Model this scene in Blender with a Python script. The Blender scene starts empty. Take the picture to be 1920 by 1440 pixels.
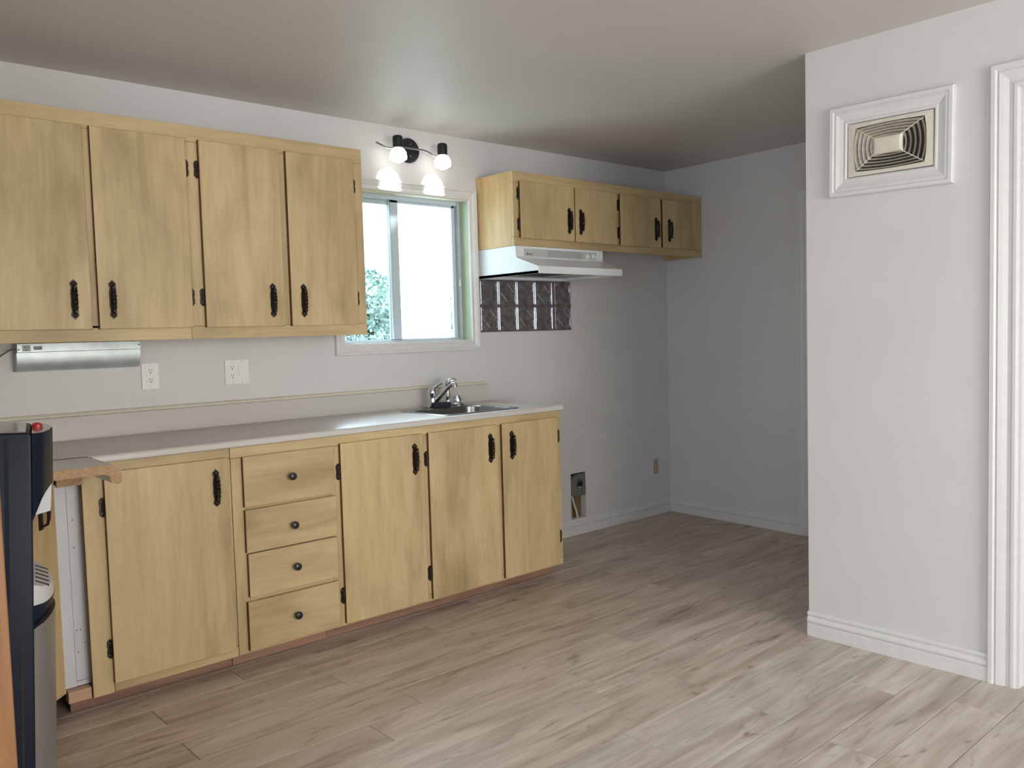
import bpy, bmesh, math, random
from mathutils import Vector, Matrix, Euler
random.seed(7)
SC = bpy.context.scene
COL = SC.collection
R = math.radians

# ------------------------------------------------------------------ camera
cam_d = bpy.data.cameras.new('camera'); cam = bpy.data.objects.new('camera', cam_d); COL.objects.link(cam)
cr = Vector((0.74431023, -0.6672588, -0.02771249)); cu = Vector((0.06071894, 0.0262896, 0.99780863)); cf = Vector((0.66506804, 0.74436184, -0.06008287))
cam.matrix_world = Matrix(((cr.x, cu.x, -cf.x, 0.0), (cr.y, cu.y, -cf.y, -3.8369), (cr.z, cu.z, -cf.z, 1.3244), (0, 0, 0, 1)))
cam_d.sensor_width = 36; cam_d.lens = 1600.87 * 36 / 1920; cam_d.clip_start = 0.05; cam_d.clip_end = 200
SC.camera = cam
# ------------------------------------------------------------------ sky, daylight, exposure
SC.view_settings.view_transform = 'Standard'; SC.view_settings.look = 'None'
SC.view_settings.gamma = 1.0; SC.view_settings.use_curve_mapping = False
SC.view_settings.exposure = 0.0
wd = bpy.data.worlds.new('sky'); SC.world = wd; wd.use_nodes = True
_bg = wd.node_tree.nodes['Background']
_bg.inputs['Color'].default_value = (0.88, 0.95, 1.0, 1); _bg.inputs['Strength'].default_value = 3.2
def area(name, loc, rot, sx, sy, power, col):
    l = bpy.data.lights.new(name, 'AREA'); l.shape = 'RECTANGLE'; l.size = sx; l.size_y = sy; l.energy = power; l.color = col
    o = bpy.data.objects.new(name, l); o.location = loc; o.rotation_euler = rot; COL.objects.link(o); return o
# daylight entering through the openings behind the photographer and through the kitchen window
area('rear_window_daylight', (1.5, -6.75, 1.30), (R(-90), 0, R(180)), 2.3, 1.7, 105, (1.0, 0.955, 0.89))
area('side_window_daylight', (-2.05, -4.6, 1.35), (R(90), 0, R(-90)), 1.9, 1.4, 78, (0.72, 0.83, 1.0))
area('kitchen_window_daylight', (2.75, 1.45, 3.0), (R(-38), 0, 0), 1.7, 1.2, 210, (0.74, 0.86, 1.0))
area('next_room_daylight', (5.6, -4.2, 1.7), (R(90), 0, R(90)), 1.2, 1.4, 30, (0.95, 1.0, 0.88))

# ------------------------------------------------------------------ materials
MATS = {}
def new_mat(name):
    m = bpy.data.materials.new(name); m.use_nodes = True; MATS[name] = m
    nt = m.node_tree; b = nt.nodes['Principled BSDF']
    return m, nt, b
def nn(nt, t, **kw):
    n = nt.nodes.new(t)
    for k, v in kw.items():
        if k in n.inputs.keys() if hasattr(n.inputs, 'keys') else False: n.inputs[k].default_value = v
        else: setattr(n, k, v)
    return n
def plain(name, col, rough=0.5, metal=0.0, var=0.06, scale=8.0, bump=0.0, bscale=120.0, coat=0.0):
    m, nt, b = new_mat(name)
    g = nn(nt, 'ShaderNodeNewGeometry'); n = nn(nt, 'ShaderNodeTexNoise', Scale=scale, Detail=4.0)
    nt.links.new(g.outputs['Position'], n.inputs['Vector'])
    r = nn(nt, 'ShaderNodeValToRGB'); c = col
    r.color_ramp.elements[0].position = 0.3; r.color_ramp.elements[1].position = 0.7
    r.color_ramp.elements[0].color = (*[max(0, x * (1 - var)) for x in c], 1); r.color_ramp.elements[1].color = (*[min(1, x * (1 + var)) for x in c], 1)
    nt.links.new(n.outputs['Fac'], r.inputs['Fac']); nt.links.new(r.outputs['Color'], b.inputs['Base Color'])
    b.inputs['Roughness'].default_value = rough; b.inputs['Metallic'].default_value = metal
    if coat: b.inputs['Coat Weight'].default_value = coat
    if bump:
        n2 = nn(nt, 'ShaderNodeTexNoise', Scale=bscale, Detail=2.0); nt.links.new(g.outputs['Position'], n2.inputs['Vector'])
        bp = nn(nt, 'ShaderNodeBump', Strength=bump, Distance=0.002); nt.links.new(n2.outputs['Fac'], bp.inputs['Height']); nt.links.new(bp.outputs['Normal'], b.inputs['Normal'])
    return m
def ramp(nt, stops):
    r = nn(nt, 'ShaderNodeValToRGB'); e = r.color_ramp.elements
    e[0].position, e[0].color = stops[0][0], (*stops[0][1], 1); e[1].position, e[1].color = stops[-1][0], (*stops[-1][1], 1)
    for p, c in stops[1:-1]:
        x = e.new(p); x.color = (*c, 1)
    return r
def mixc(nt, mode, fac, a, b):
    m = nn(nt, 'ShaderNodeMix', data_type='RGBA', blend_type=mode)
    for s, v in ((m.inputs[0], fac), (m.inputs[6], a), (m.inputs[7], b)):
        if hasattr(v, 'is_output'): nt.links.new(v, s)
        else: s.default_value = v if not isinstance(v, tuple) else (*v, 1)
    return m.outputs[2]
def plywood(name, axis, light, mid, dark, rough=0.48):
    m, nt, b = new_mat(name)
    g = nn(nt, 'ShaderNodeNewGeometry'); oi = nn(nt, 'ShaderNodeObjectInfo')
    off = nn(nt, 'ShaderNodeVectorMath', operation='SCALE'); off.inputs[0].default_value = (3.1, 1.7, 5.3)
    mr = nn(nt, 'ShaderNodeMath', operation='MULTIPLY'); mr.inputs[1].default_value = 9.0
    nt.links.new(oi.outputs['Random'], mr.inputs[0]); nt.links.new(mr.outputs[0], off.inputs[3])
    ad = nn(nt, 'ShaderNodeVectorMath', operation='ADD'); nt.links.new(g.outputs['Position'], ad.inputs[0]); nt.links.new(off.outputs[0], ad.inputs[1])
    def stretched(s, det, sc, dist=0.0):
        mp = nn(nt, 'ShaderNodeMapping'); mp.inputs['Scale'].default_value = s; nt.links.new(ad.outputs[0], mp.inputs['Vector'])
        n = nn(nt, 'ShaderNodeTexNoise', Scale=sc, Detail=det, Distortion=dist); nt.links.new(mp.outputs[0], n.inputs['Vector']); return n
    k = (1, 1, 0.12) if axis == 'z' else ((0.12, 1, 1) if axis == 'x' else (1, 0.12, 1))
    k2 = (1, 1, 0.45) if axis == 'z' else ((0.45, 1, 1) if axis == 'x' else (1, 0.45, 1))
    n1 = stretched(k, 5.0, 11.0, 1.1); n2 = stretched(k2, 4.0, 3.2, 0.4); n3 = stretched(k, 6.0, 70.0)
    r1 = ramp(nt, [(0.30, dark), (0.47, mid), (0.68, light)]); nt.links.new(n1.outputs['Fac'], r1.inputs['Fac'])
    r2 = ramp(nt, [(0.30, (0.74, 0.72, 0.68)), (0.50, (1, 1, 1)), (0.72, (1.06, 1.05, 1.02))]); nt.links.new(n2.outputs['Fac'], r2.inputs['Fac'])
    r3 = ramp(nt, [(0.30, (0.91, 0.90, 0.88)), (0.6, (1, 1, 1))]); nt.links.new(n3.outputs['Fac'], r3.inputs['Fac'])
    c = mixc(nt, 'MULTIPLY', 1.0, r1.outputs['Color'], r2.outputs['Color']); c = mixc(nt, 'MULTIPLY', 1.0, c, r3.outputs['Color'])
    nt.links.new(c, b.inputs['Base Color']); b.inputs['Roughness'].default_value = rough
    bp = nn(nt, 'ShaderNodeBump', Strength=0.12, Distance=0.001); nt.links.new(n3.outputs['Fac'], bp.inputs['Height']); nt.links.new(bp.outputs['Normal'], b.inputs['Normal'])
    return m
WL, WM, WDK = (0.590, 0.445, 0.240), (0.530, 0.395, 0.205), (0.455, 0.333, 0.165)
ply_v = plywood('birch_plywood_upright_grain', 'z', WL, WM, WDK)
ply_h = plywood('birch_plywood_level_grain', 'x', WL, WM, WDK)
ply_side = plywood('birch_plywood_end_panel', 'z', (0.70, 0.49, 0.23), (0.60, 0.41, 0.18), (0.50, 0.33, 0.14))
brown_edge = plain('stained_plywood_edge', (0.130, 0.058, 0.016), 0.6, var=0.25, scale=40)
raw_pine = plywood('raw_pine', 'x', (0.66, 0.43, 0.30), (0.56, 0.34, 0.23), (0.42, 0.24, 0.15))
red_pine = plywood('reddish_toe_board_wood', 'x', (0.36, 0.20, 0.135), (0.30, 0.16, 0.105), (0.20, 0.10, 0.065))
chip = plain('raw_particleboard', (0.44, 0.28, 0.165), 0.85, var=0.16, scale=120, bump=0.4, bscale=300)
orange_wood = plywood('orange_stained_wood', 'z', (0.27, 0.125, 0.045), (0.22, 0.098, 0.033), (0.16, 0.066, 0.02), 0.45)
wall_paint = plain('grey_white_wall_paint', (0.64, 0.625, 0.61), 0.55, var=0.02, scale=2.5, bump=0.10, bscale=180)
ceil_paint = plain('ceiling_paint', (0.62, 0.59, 0.555), 0.50, var=0.02, scale=1.5, bump=0.12, bscale=140)
trim_paint = plain('white_trim_paint', (0.68, 0.67, 0.655), 0.38, var=0.03, scale=30, bump=0.06, bscale=90)
cream_paint = plain('cream_painted_wood', (0.66, 0.61, 0.50), 0.5, var=0.05, scale=30)
green_paint = plain('pale_green_old_paint', (0.48, 0.56, 0.40), 0.6, var=0.06, scale=12)
pvc = plain('white_window_frame', (0.52, 0.60, 0.65), 0.4, var=0.02)
alu = plain('window_track_metal', (0.42, 0.44, 0.46), 0.35, metal=0.6, var=0.05)
laminate = plain('speckled_greige_laminate', (0.57, 0.54, 0.50), 0.30, var=0.10, scale=260)
black_iron = plain('dark_bronze_iron', (0.030, 0.019, 0.015), 0.38, metal=0.55, var=0.5, scale=120, bump=0.5, bscale=260)
knob_m = plain('dark_glossy_knob', (0.022, 0.018, 0.018), 0.22, var=0.2, scale=30)
steel = plain('brushed_steel', (0.30, 0.30, 0.30), 0.30, metal=0.95, var=0.05, scale=60)
chrome = plain('chrome', (0.62, 0.63, 0.66), 0.10, metal=1.0, var=0.02)
galv = plain('galvanised_metal', (0.50, 0.55, 0.55), 0.40, metal=0.55, var=0.14, scale=14)
enamel = plain('white_enamel', (0.76, 0.78, 0.79), 0.28, var=0.01)
grey_plastic = plain('pale_grey_plastic', (0.50, 0.50, 0.49), 0.45, var=0.02)
louvre_grey = plain('louvre_grey', (0.30, 0.295, 0.28), 0.6, var=0.02)
dark_mesh = plain('dark_filter_mesh', (0.055, 0.045, 0.045), 0.6, metal=0.3, var=0.3, scale=400)
white_plastic = plain('white_plastic_plate', (0.78, 0.77, 0.75), 0.35, var=0.01)
slot_black = plain('black_slot', (0.01, 0.01, 0.01), 0.6, var=0.0)
tin = plain('aged_dark_tin', (0.21, 0.19, 0.19), 0.36, metal=0.55, var=0.35, scale=28, bump=0.15, bscale=80)
tin_ridge = plain('bright_tin', (0.66, 0.66, 0.68), 0.30, metal=0.6, var=0.3, scale=60)  # brighter tin tone for chosen ridges and beads
lamp_black = plain('black_lamp_metal', (0.022, 0.023, 0.028), 0.35, metal=0.4, var=0.15, scale=50)
nickel = plain('dark_nickel_rod', (0.28, 0.27, 0.28), 0.25, metal=0.9, var=0.05)
navy = plain('navy_black_plastic', (0.004, 0.008, 0.022), 0.45, var=0.15, scale=20); navy.node_tree.nodes['Principled BSDF'].inputs['Specular IOR Level'].default_value = 0.25
black_pl = plain('matt_black_plastic', (0.006, 0.006, 0.007), 0.55, var=0.3, scale=90, bump=0.2, bscale=200)
silver_pl = plain('satin_silver_panel', (0.27, 0.262, 0.255), 0.34, metal=0.55, var=0.03, scale=3)
silver_lt = plain('pale_silver_plastic', (0.62, 0.62, 0.64), 0.32, metal=0.2, var=0.02)
cool_top = plain('wall_reflection_lid', (0.24, 0.21, 0.18), 0.12, var=0.03)  # dark plastic; the beige wall reflection is painted into the base colour
red_pl = plain('red_plastic', (0.45, 0.02, 0.025), 0.35, var=0.05)
white_board = plain('white_melamine_board', (0.60, 0.60, 0.62), 0.5, var=0.05, scale=6)
green_metal = plain('green_grey_box_metal', (0.165, 0.19, 0.155), 0.5, metal=0.3, var=0.2, scale=40)
old_stud = plywood('old_stud_wood', 'z', (0.30, 0.19, 0.10), (0.20, 0.12, 0.06), (0.08, 0.045, 0.02), 0.8)
cable_m = plain('white_cable_sheath', (0.6, 0.58, 0.52), 0.5, var=0.03)
brown_cable = plain('brown_cord', (0.16, 0.09, 0.06), 0.5, var=0.1)
beige_old = plain('yellowed_beige_plastic', (0.42, 0.34, 0.22), 0.5, var=0.2, scale=60)
vent_pl = plain('yellowed_ivory_vent_plastic', (0.66, 0.62, 0.52), 0.40, var=0.05, scale=30)
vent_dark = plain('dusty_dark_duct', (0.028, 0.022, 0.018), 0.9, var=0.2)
vent_blade = plain('dusty_ivory_louvre', (0.50, 0.45, 0.35), 0.55, var=0.14, scale=60)
sponge_m = plain('black_sponge', (0.018, 0.018, 0.024), 0.85, var=0.5, scale=160, bump=0.8, bscale=220)
grass_m = plain('garden_grass', (0.20, 0.30, 0.10), 0.9, var=0.3, scale=3)
leaf_m = plain('pale_leaf', (0.46, 0.62, 0.60), 0.5, var=0.35, scale=6)
bark_m = plain('bark', (0.12, 0.08, 0.05), 0.9, var=0.4, scale=20)
hall_floor_m = plain('grey_hall_floor', (0.20, 0.19, 0.16), 0.6, var=0.2, scale=8)
dark_fur = plain('dark_grey_hall_cabinet', (0.07, 0.07, 0.065), 0.5, var=0.1)
def emit(name, col, s):
    m, nt, b = new_mat(name); b.inputs['Base Color'].default_value = (0.9, 0.9, 0.9, 1); b.inputs['Emission Color'].default_value = (*col, 1); b.inputs['Emission Strength'].default_value = s; return m
bulb_m = emit('lit_frosted_glass', (1.0, 0.99, 0.96), 4.5)
def glass_mat():
    m, nt, b = new_mat('window_glass'); nt.nodes.remove(b); o = nt.nodes['Material Output']
    t = nn(nt, 'ShaderNodeBsdfTransparent'); g = nn(nt, 'ShaderNodeBsdfGlossy', Roughness=0.02); t.inputs[0].default_value = (0.93, 0.98, 0.99, 1)
    lw = nn(nt, 'ShaderNodeLayerWeight', Blend=0.5); pw_ = nn(nt, 'ShaderNodeMath', operation='POWER'); pw_.inputs[1].default_value = 4.0; nt.links.new(lw.outputs['Facing'], pw_.inputs[0])
    f = nn(nt, 'ShaderNodeMath', operation='MULTIPLY_ADD'); f.inputs[1].default_value = 0.8; f.inputs[2].default_value = 0.03; nt.links.new(pw_.outputs[0], f.inputs[0]); mx = nn(nt, 'ShaderNodeMixShader')
    nt.links.new(f.outputs[0], mx.inputs[0]); nt.links.new(t.outputs[0], mx.inputs[1]); nt.links.new(g.outputs[0], mx.inputs[2]); nt.links.new(mx.outputs[0], o.inputs[0]); return m
glass_m = glass_mat()
def screen_mat():   # insect screen: a pale mesh that lets about half the light straight through
    m, nt, b = new_mat('insect_screen_mesh'); nt.nodes.remove(b); o = nt.nodes['Material Output']
    t = nn(nt, 'ShaderNodeBsdfTransparent'); d = nn(nt, 'ShaderNodeBsdfTranslucent'); d.inputs[0].default_value = (0.95, 0.97, 0.97, 1)
    mx = nn(nt, 'ShaderNodeMixShader'); mx.inputs[0].default_value = 0.62
    nt.links.new(t.outputs[0], mx.inputs[1]); nt.links.new(d.outputs[0], mx.inputs[2]); nt.links.new(mx.outputs[0], o.inputs[0]); return m
screen_m = screen_mat()
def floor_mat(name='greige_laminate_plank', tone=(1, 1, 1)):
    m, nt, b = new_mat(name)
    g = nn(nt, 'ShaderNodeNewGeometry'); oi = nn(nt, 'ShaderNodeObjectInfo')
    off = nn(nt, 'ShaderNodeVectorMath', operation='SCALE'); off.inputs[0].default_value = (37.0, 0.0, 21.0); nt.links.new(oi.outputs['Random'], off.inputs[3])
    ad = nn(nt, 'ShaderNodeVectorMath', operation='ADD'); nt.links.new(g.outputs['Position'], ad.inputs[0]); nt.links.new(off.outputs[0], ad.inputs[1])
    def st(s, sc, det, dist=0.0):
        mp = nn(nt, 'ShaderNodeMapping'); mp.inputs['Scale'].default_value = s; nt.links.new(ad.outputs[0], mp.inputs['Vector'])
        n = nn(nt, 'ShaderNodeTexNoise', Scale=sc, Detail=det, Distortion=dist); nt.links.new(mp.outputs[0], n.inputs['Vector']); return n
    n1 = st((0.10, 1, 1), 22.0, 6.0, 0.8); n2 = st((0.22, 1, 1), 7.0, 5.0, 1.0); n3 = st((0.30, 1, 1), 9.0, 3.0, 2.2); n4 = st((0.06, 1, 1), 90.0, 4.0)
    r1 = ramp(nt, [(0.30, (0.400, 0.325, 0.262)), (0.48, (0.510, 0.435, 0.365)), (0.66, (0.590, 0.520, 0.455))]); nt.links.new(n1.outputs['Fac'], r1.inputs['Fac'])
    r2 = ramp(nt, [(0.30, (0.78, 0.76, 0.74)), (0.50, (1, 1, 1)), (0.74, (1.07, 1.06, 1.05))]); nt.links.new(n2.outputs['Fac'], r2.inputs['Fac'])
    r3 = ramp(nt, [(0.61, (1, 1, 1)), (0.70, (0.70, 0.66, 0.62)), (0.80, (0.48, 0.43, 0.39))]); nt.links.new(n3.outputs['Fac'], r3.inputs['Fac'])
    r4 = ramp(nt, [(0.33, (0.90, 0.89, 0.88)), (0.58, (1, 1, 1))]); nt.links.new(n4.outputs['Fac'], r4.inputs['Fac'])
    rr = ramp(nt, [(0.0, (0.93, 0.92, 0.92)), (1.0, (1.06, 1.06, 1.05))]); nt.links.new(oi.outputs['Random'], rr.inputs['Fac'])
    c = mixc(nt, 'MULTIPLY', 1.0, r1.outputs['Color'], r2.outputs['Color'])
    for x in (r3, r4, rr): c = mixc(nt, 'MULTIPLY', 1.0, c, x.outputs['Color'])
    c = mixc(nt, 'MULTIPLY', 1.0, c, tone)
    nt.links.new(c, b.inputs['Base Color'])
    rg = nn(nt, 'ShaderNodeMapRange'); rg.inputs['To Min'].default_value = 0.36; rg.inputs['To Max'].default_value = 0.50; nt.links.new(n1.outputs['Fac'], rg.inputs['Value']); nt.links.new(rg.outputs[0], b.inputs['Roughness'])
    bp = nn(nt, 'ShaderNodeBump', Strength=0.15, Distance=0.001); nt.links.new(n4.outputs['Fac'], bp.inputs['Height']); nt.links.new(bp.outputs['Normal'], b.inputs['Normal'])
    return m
plank_m = floor_mat('greige_laminate_plank', (1.03, .985, .95)); plank_lit = floor_mat('lit_laminate_plank', (1.06, 1.07, 1.09))  # near planks: brighter, cooler light on the floor painted into their tone

# ------------------------------------------------------------------ mesh helpers
class MB:
    def __init__(s): s.v = []; s.f = []; s.m = []; s.mats = []
    def mi(s, mat):
        if mat not in s.mats: s.mats.append(mat)
        return s.mats.index(mat)
    def add(s, vs, fs, mat, T=None):
        o = len(s.v); k = s.mi(mat)
        for v in vs:
            v = Vector(v)
            s.v.append(tuple(T @ v) if T else tuple(v))
        for f in fs: s.f.append([o + i for i in f]); s.m.append(k)
        return s
    def box(s, x0, x1, y0, y1, z0, z1, mat, T=None, side=None):
        vs = [(x0, y0, z0), (x1, y0, z0), (x1, y1, z0), (x0, y1, z0), (x0, y0, z1), (x1, y0, z1), (x1, y1, z1), (x0, y1, z1)]
        fs = [(0, 3, 2, 1), (4, 5, 6, 7), (0, 1, 5, 4), (2, 3, 7, 6), (1, 2, 6, 5), (3, 0, 4, 7)]
        if side is None: return s.add(vs, fs, mat, T)
        s.add(vs, fs[:4], mat, T); return s.add(vs, fs[4:], side, T)
    def prism(s, poly, d0, d1, plane, mat, T=None):
        """poly in 2D extruded; plane 'xz' extrudes along y, 'yz' along x, 'xy' along z"""
        def P(a, b, d): return {'xz': (a, d, b), 'yz': (d, a, b), 'xy': (a, b, d)}[plane]
        n = len(poly); vs = [P(a, b, d0) for a, b in poly] + [P(a, b, d1) for a, b in poly]
        fs = [tuple(range(n)), tuple(range(2 * n - 1, n - 1, -1))] + [(i, i + n, (i + 1) % n + n, (i + 1) % n) for i in range(n)]
        return s.add(vs, fs, mat, T)
    def tube(s, pts, rad, mat, seg=10, T=None, caps=True):
        pts = [Vector(p) for p in pts]; rads = rad if isinstance(rad, (list, tuple)) else [rad] * len(pts)
        vs = []; fs = []; prev = None
        for i, p in enumerate(pts):
            t = (pts[min(i + 1, len(pts) - 1)] - pts[max(i - 1, 0)]).normalized()
            if prev is None:
                a = Vector((0, 0, 1)) if abs(t.z) < 0.9 else Vector((1, 0, 0)); n = t.cross(a).normalized()
            else: n = (prev - t * prev.dot(t)).normalized()
            prev = n; bq = t.cross(n)
            for k in range(seg):
                a = 2 * math.pi * k / seg; vs.append(p + (n * math.cos(a) + bq * math.sin(a)) * rads[i])
        for i in range(len(pts) - 1):
            for k in range(seg):
                fs.append((i * seg + k, i * seg + (k + 1) % seg, (i + 1) * seg + (k + 1) % seg, (i + 1) * seg + k))
        if caps: fs.append(tuple(range(seg - 1, -1, -1))); fs.append(tuple((len(pts) - 1) * seg + k for k in range(seg)))
        return s.add([tuple(v) for v in vs], fs, mat, T)
    def lathe(s, prof, mat, seg=24, T=None):
        """prof: (radius, height) about local z"""
        vs = []; fs = []
        for r_, h in prof:
            for k in range(seg):
                a = 2 * math.pi * k / seg; vs.append((r_ * math.cos(a), r_ * math.sin(a), h))
        for i in range(len(prof) - 1):
            for k in range(seg): fs.append((i * seg + k, i * seg + (k + 1) % seg, (i + 1) * seg + (k + 1) % seg, (i + 1) * seg + k))
        fs.append(tuple(range(seg - 1, -1, -1))); fs.append(tuple((len(prof) - 1) * seg + k for k in range(seg)))
        return s.add(vs, fs, mat, T)
    def obj(s, name, parent=None, smooth=False, bevel=0.0, seg=2, centre=True):
        me = bpy.data.meshes.new(name); c = Vector((0, 0, 0))
        if centre and s.v:
            lo = [min(v[i] for v in s.v) for i in range(3)]; hi = [max(v[i] for v in s.v) for i in range(3)]; c = Vector([(lo[i] + hi[i]) / 2 for i in range(3)])
        me.from_pydata([tuple(Vector(v) - c) for v in s.v], [], s.f)
        for m in s.mats: me.materials.append(m)
        for p, k in zip(me.polygons, s.m): p.material_index = k
        bm = bmesh.new(); bm.from_mesh(me); bmesh.ops.recalc_face_normals(bm, faces=bm.faces)
        if bevel:
            bmesh.ops.remove_doubles(bm, verts=bm.verts, dist=1e-6)
            es = [e for e in bm.edges if len(e.link_faces) == 2 and e.calc_face_angle(0) > 0.5]
            bmesh.ops.bevel(bm, geom=es, offset=bevel, segments=seg, affect='EDGES', clamp_overlap=True, profile=0.5)
        bm.to_mesh(me); bm.free()
        if smooth:
            for p in me.polygons: p.use_smooth = True
            me.set_sharp_from_angle(angle=R(38))
        o = bpy.data.objects.new(name, me); COL.objects.link(o)
        if parent:
            o.parent = parent; pw = Vector((0, 0, 0)); q = parent
            while q: pw += q.location; q = q.parent
            o.location = c - pw
        else: o.location = c
        return o
def thing(name, label, cat, loc=(0, 0, 0), group=None):
    o = bpy.data.objects.new(name, None); o.empty_display_size = 0.1; o.location = loc; COL.objects.link(o)
    o['label'] = label; o['category'] = cat
    if group: o['group'] = group
    return o
def tag(o, label, cat, group=None):
    o['label'] = label; o['category'] = cat
    if group: o['group'] = group
    return o
def struct(o, label=None, cat=None):
    o['kind'] = 'structure'
    if label: o['label'] = label
    if cat: o['category'] = cat
    return o
def box(name, x0, x1, y0, y1, z0, z1, mat, parent=None, bevel=0.0, side=None):
    return MB().box(x0, x1, y0, y1, z0, z1, mat, side=side).obj(name, parent, bevel=bevel)
def frame_T(o, a, b, n):
    a, b, n = Vector(a).normalized(), Vector(b).normalized(), Vector(n).normalized()
    return Matrix(((a.x, b.x, n.x, o[0]), (a.y, b.y, n.y, o[1]), (a.z, b.z, n.z, o[2]), (0, 0, 0, 1)))
def mitre_piece(prof, side, u0, u1, v0, v1, mat, T):
    """one mitred moulding round an opening u0..u1, v0..v1; prof = (offset outward, projection)"""
    m = MB(); vs = []
    for end in (0, 1):
        for w, h in prof:
            if side == 'bottom': p = ((u0 - w, u1 + w)[end], v0 - w, h)
            elif side == 'top': p = ((u0 - w, u1 + w)[end], v1 + w, h)
            elif side == 'left': p = (u0 - w, (v0 - w, v1 + w)[end], h)
            elif side == 'left_floor': p = (u0 - w, (v0, v1 + w)[end], h)
            elif side == 'right': p = (u1 + w, (v0 - w, v1 + w)[end], h)
            vs.append(p)
    n = len(prof); fs = [tuple(range(n)), tuple(range(2 * n - 1, n - 1, -1))] + [(i, (i + 1) % n, (i + 1) % n + n, i + n) for i in range(n)]
    m.add(vs, fs, mat, T); return m
CASING = [(0, 0), (0, .009), (.004, .012), (.010, .012), (.013, .009), (.020, .008), (.030, .013), (.038, .016), (.042, .013), (.046, .018), (.054, .018), (.056, .014), (.056, 0)]
def wide(prof, w): return [(a * w / .056, b) for a, b in prof]
def wall_with_holes(x0, x1, z0, z1, holes, y0, y1, mat):
    xs = sorted({x0, x1, *[h[0] for h in holes], *[h[1] for h in holes]}); zs = sorted({z0, z1, *[h[2] for h in holes], *[h[3] for h in holes]})
    m = MB()
    for i in range(len(xs) - 1):
        for j in range(len(zs) - 1):
            cx, cz = (xs[i] + xs[i + 1]) / 2, (zs[j] + zs[j + 1]) / 2
            if any(h[0] < cx < h[1] and h[2] < cz < h[3] for h in holes): continue
            m.box(xs[i], xs[i + 1], y0, y1, zs[j], zs[j + 1], mat)
    return m

# ================================================================== THE SETTING
H = 2.4353; XP = 3.315; YP = -1.992; XE = 4.944
def xe(y): return XE + 0.0477 * y
def xp(y): return XP - 0.0103 * (y - YP)
# back wall (kitchen wall) with window opening, stove-outlet hole and small box hole
wb = wall_with_holes(-0.05, 5.2, 0, H, [(2.283, 3.128, 1.285, 2.092), (3.914, 4.052, .105, .402), (4.760, 4.812, .292, .398)], 0, 0.16, wall_paint).obj('wall_back'); struct(wb)
m = MB(); m.prism([(xe(0), 0), (xe(0) + .12, 0), (xe(-1.992) + .2, -1.992), (xe(-1.992), -1.992)], 0, H, 'xy', wall_paint); struct(m.obj('wall_end'))
# near partition: its face to the room runs from the outside corner to the doorway, the return wall closes the niche
m = MB(); m.prism([(xp(YP), YP), (xe(-1.992) + .12, YP), (xe(-1.992) + .12, YP - .10), (xp(-2.1) + .115, YP - .10), (xp(-2.79) + .115, -2.79), (xp(-2.79), -2.79)], 0, H, 'xy', wall_paint)
m.prism([(xp(-2.79), -2.79), (xp(-2.79) + .115, -2.79), (xp(-3.6) + .115, -3.6), (xp(-3.6), -3.6)], 2.12, H, 'xy', wall_paint)
m.prism([(xp(-3.6), -3.6), (xp(-3.6) + .115, -3.6), (xp(-6.6) + .115, -6.6), (xp(-6.6), -6.6)], 0, H, 'xy', wall_paint)
struct(m.obj('wall_right'))
m = MB(); m.box(-0.05, 0.08, -1.62, 0, 0, H, wall_paint); m.box(-1.92, 0.08, -1.62, -1.50, 0, H, wall_paint)
struct(m.obj('wall_left'))
m = MB()
for (y0, y1, z0, z1) in ((-3.7, -1.62, 0, H), (-6.6, -5.5, 0, H), (-5.5, -3.7, 0, .65), (-5.5, -3.7, 2.05, H)): m.box(-1.92, -1.80, y0, y1, z0, z1, wall_paint)
struct(m.obj('wall_left_rear'))
struct(wall_with_holes(-1.92, 3.5, 0, H, [(.4, 2.6, .45, 2.15)], -6.72, -6.6, wall_paint).obj('wall_rear'))
m = MB(); m.box(-1.95, 5.6, -6.75, 0.16, H, H + .12, ceil_paint); struct(m.obj('ceiling'))
# room beyond the doorway
m = MB(); m.box(5.2, 5.32, -6.6, -2.09, 0, H, wall_paint); struct(m.obj('wall_next_room'))
# floor: a slab and, on it, laminate planks one by one
fl = struct(box('floor', -1.92, 5.4, -6.7, 0.16, -0.10, -0.012, hall_floor_m))
PW = 0.1648; PLEN = 1.22
pm = MB(); g_ = .0009
for (a, bb, z) in ((0, 0, 0),):
    L, W, t, c = PLEN / 2 - g_, PW / 2 - g_, .012, .0012
    vs = [(-L, -W, -t), (L, -W, -t), (L, W, -t), (-L, W, -t), (-L, -W, -c), (L, -W, -c), (L, W, -c), (-L, W, -c), (-L + c, -W + c, 0), (L - c, -W + c, 0), (L - c, W - c, 0), (-L + c, W - c, 0)]
    fs = [(0, 1, 5, 4), (1, 2, 6, 5), (2, 3, 7, 6), (3, 0, 4, 7), (4, 5, 9, 8), (5, 6, 10, 9), (6, 7, 11, 10), (7, 4, 8, 11), (8, 9, 10, 11)]
    pm.add(vs, fs, plank_m)
pmesh = None
joints = {14: 1.505 , 16: 2.208, 12: 0.85, 11: 2.24, 10: 2.068, 17: 1.63, 13: 2.30}   # joint seen in the photograph, by row
npl = 0
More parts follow.
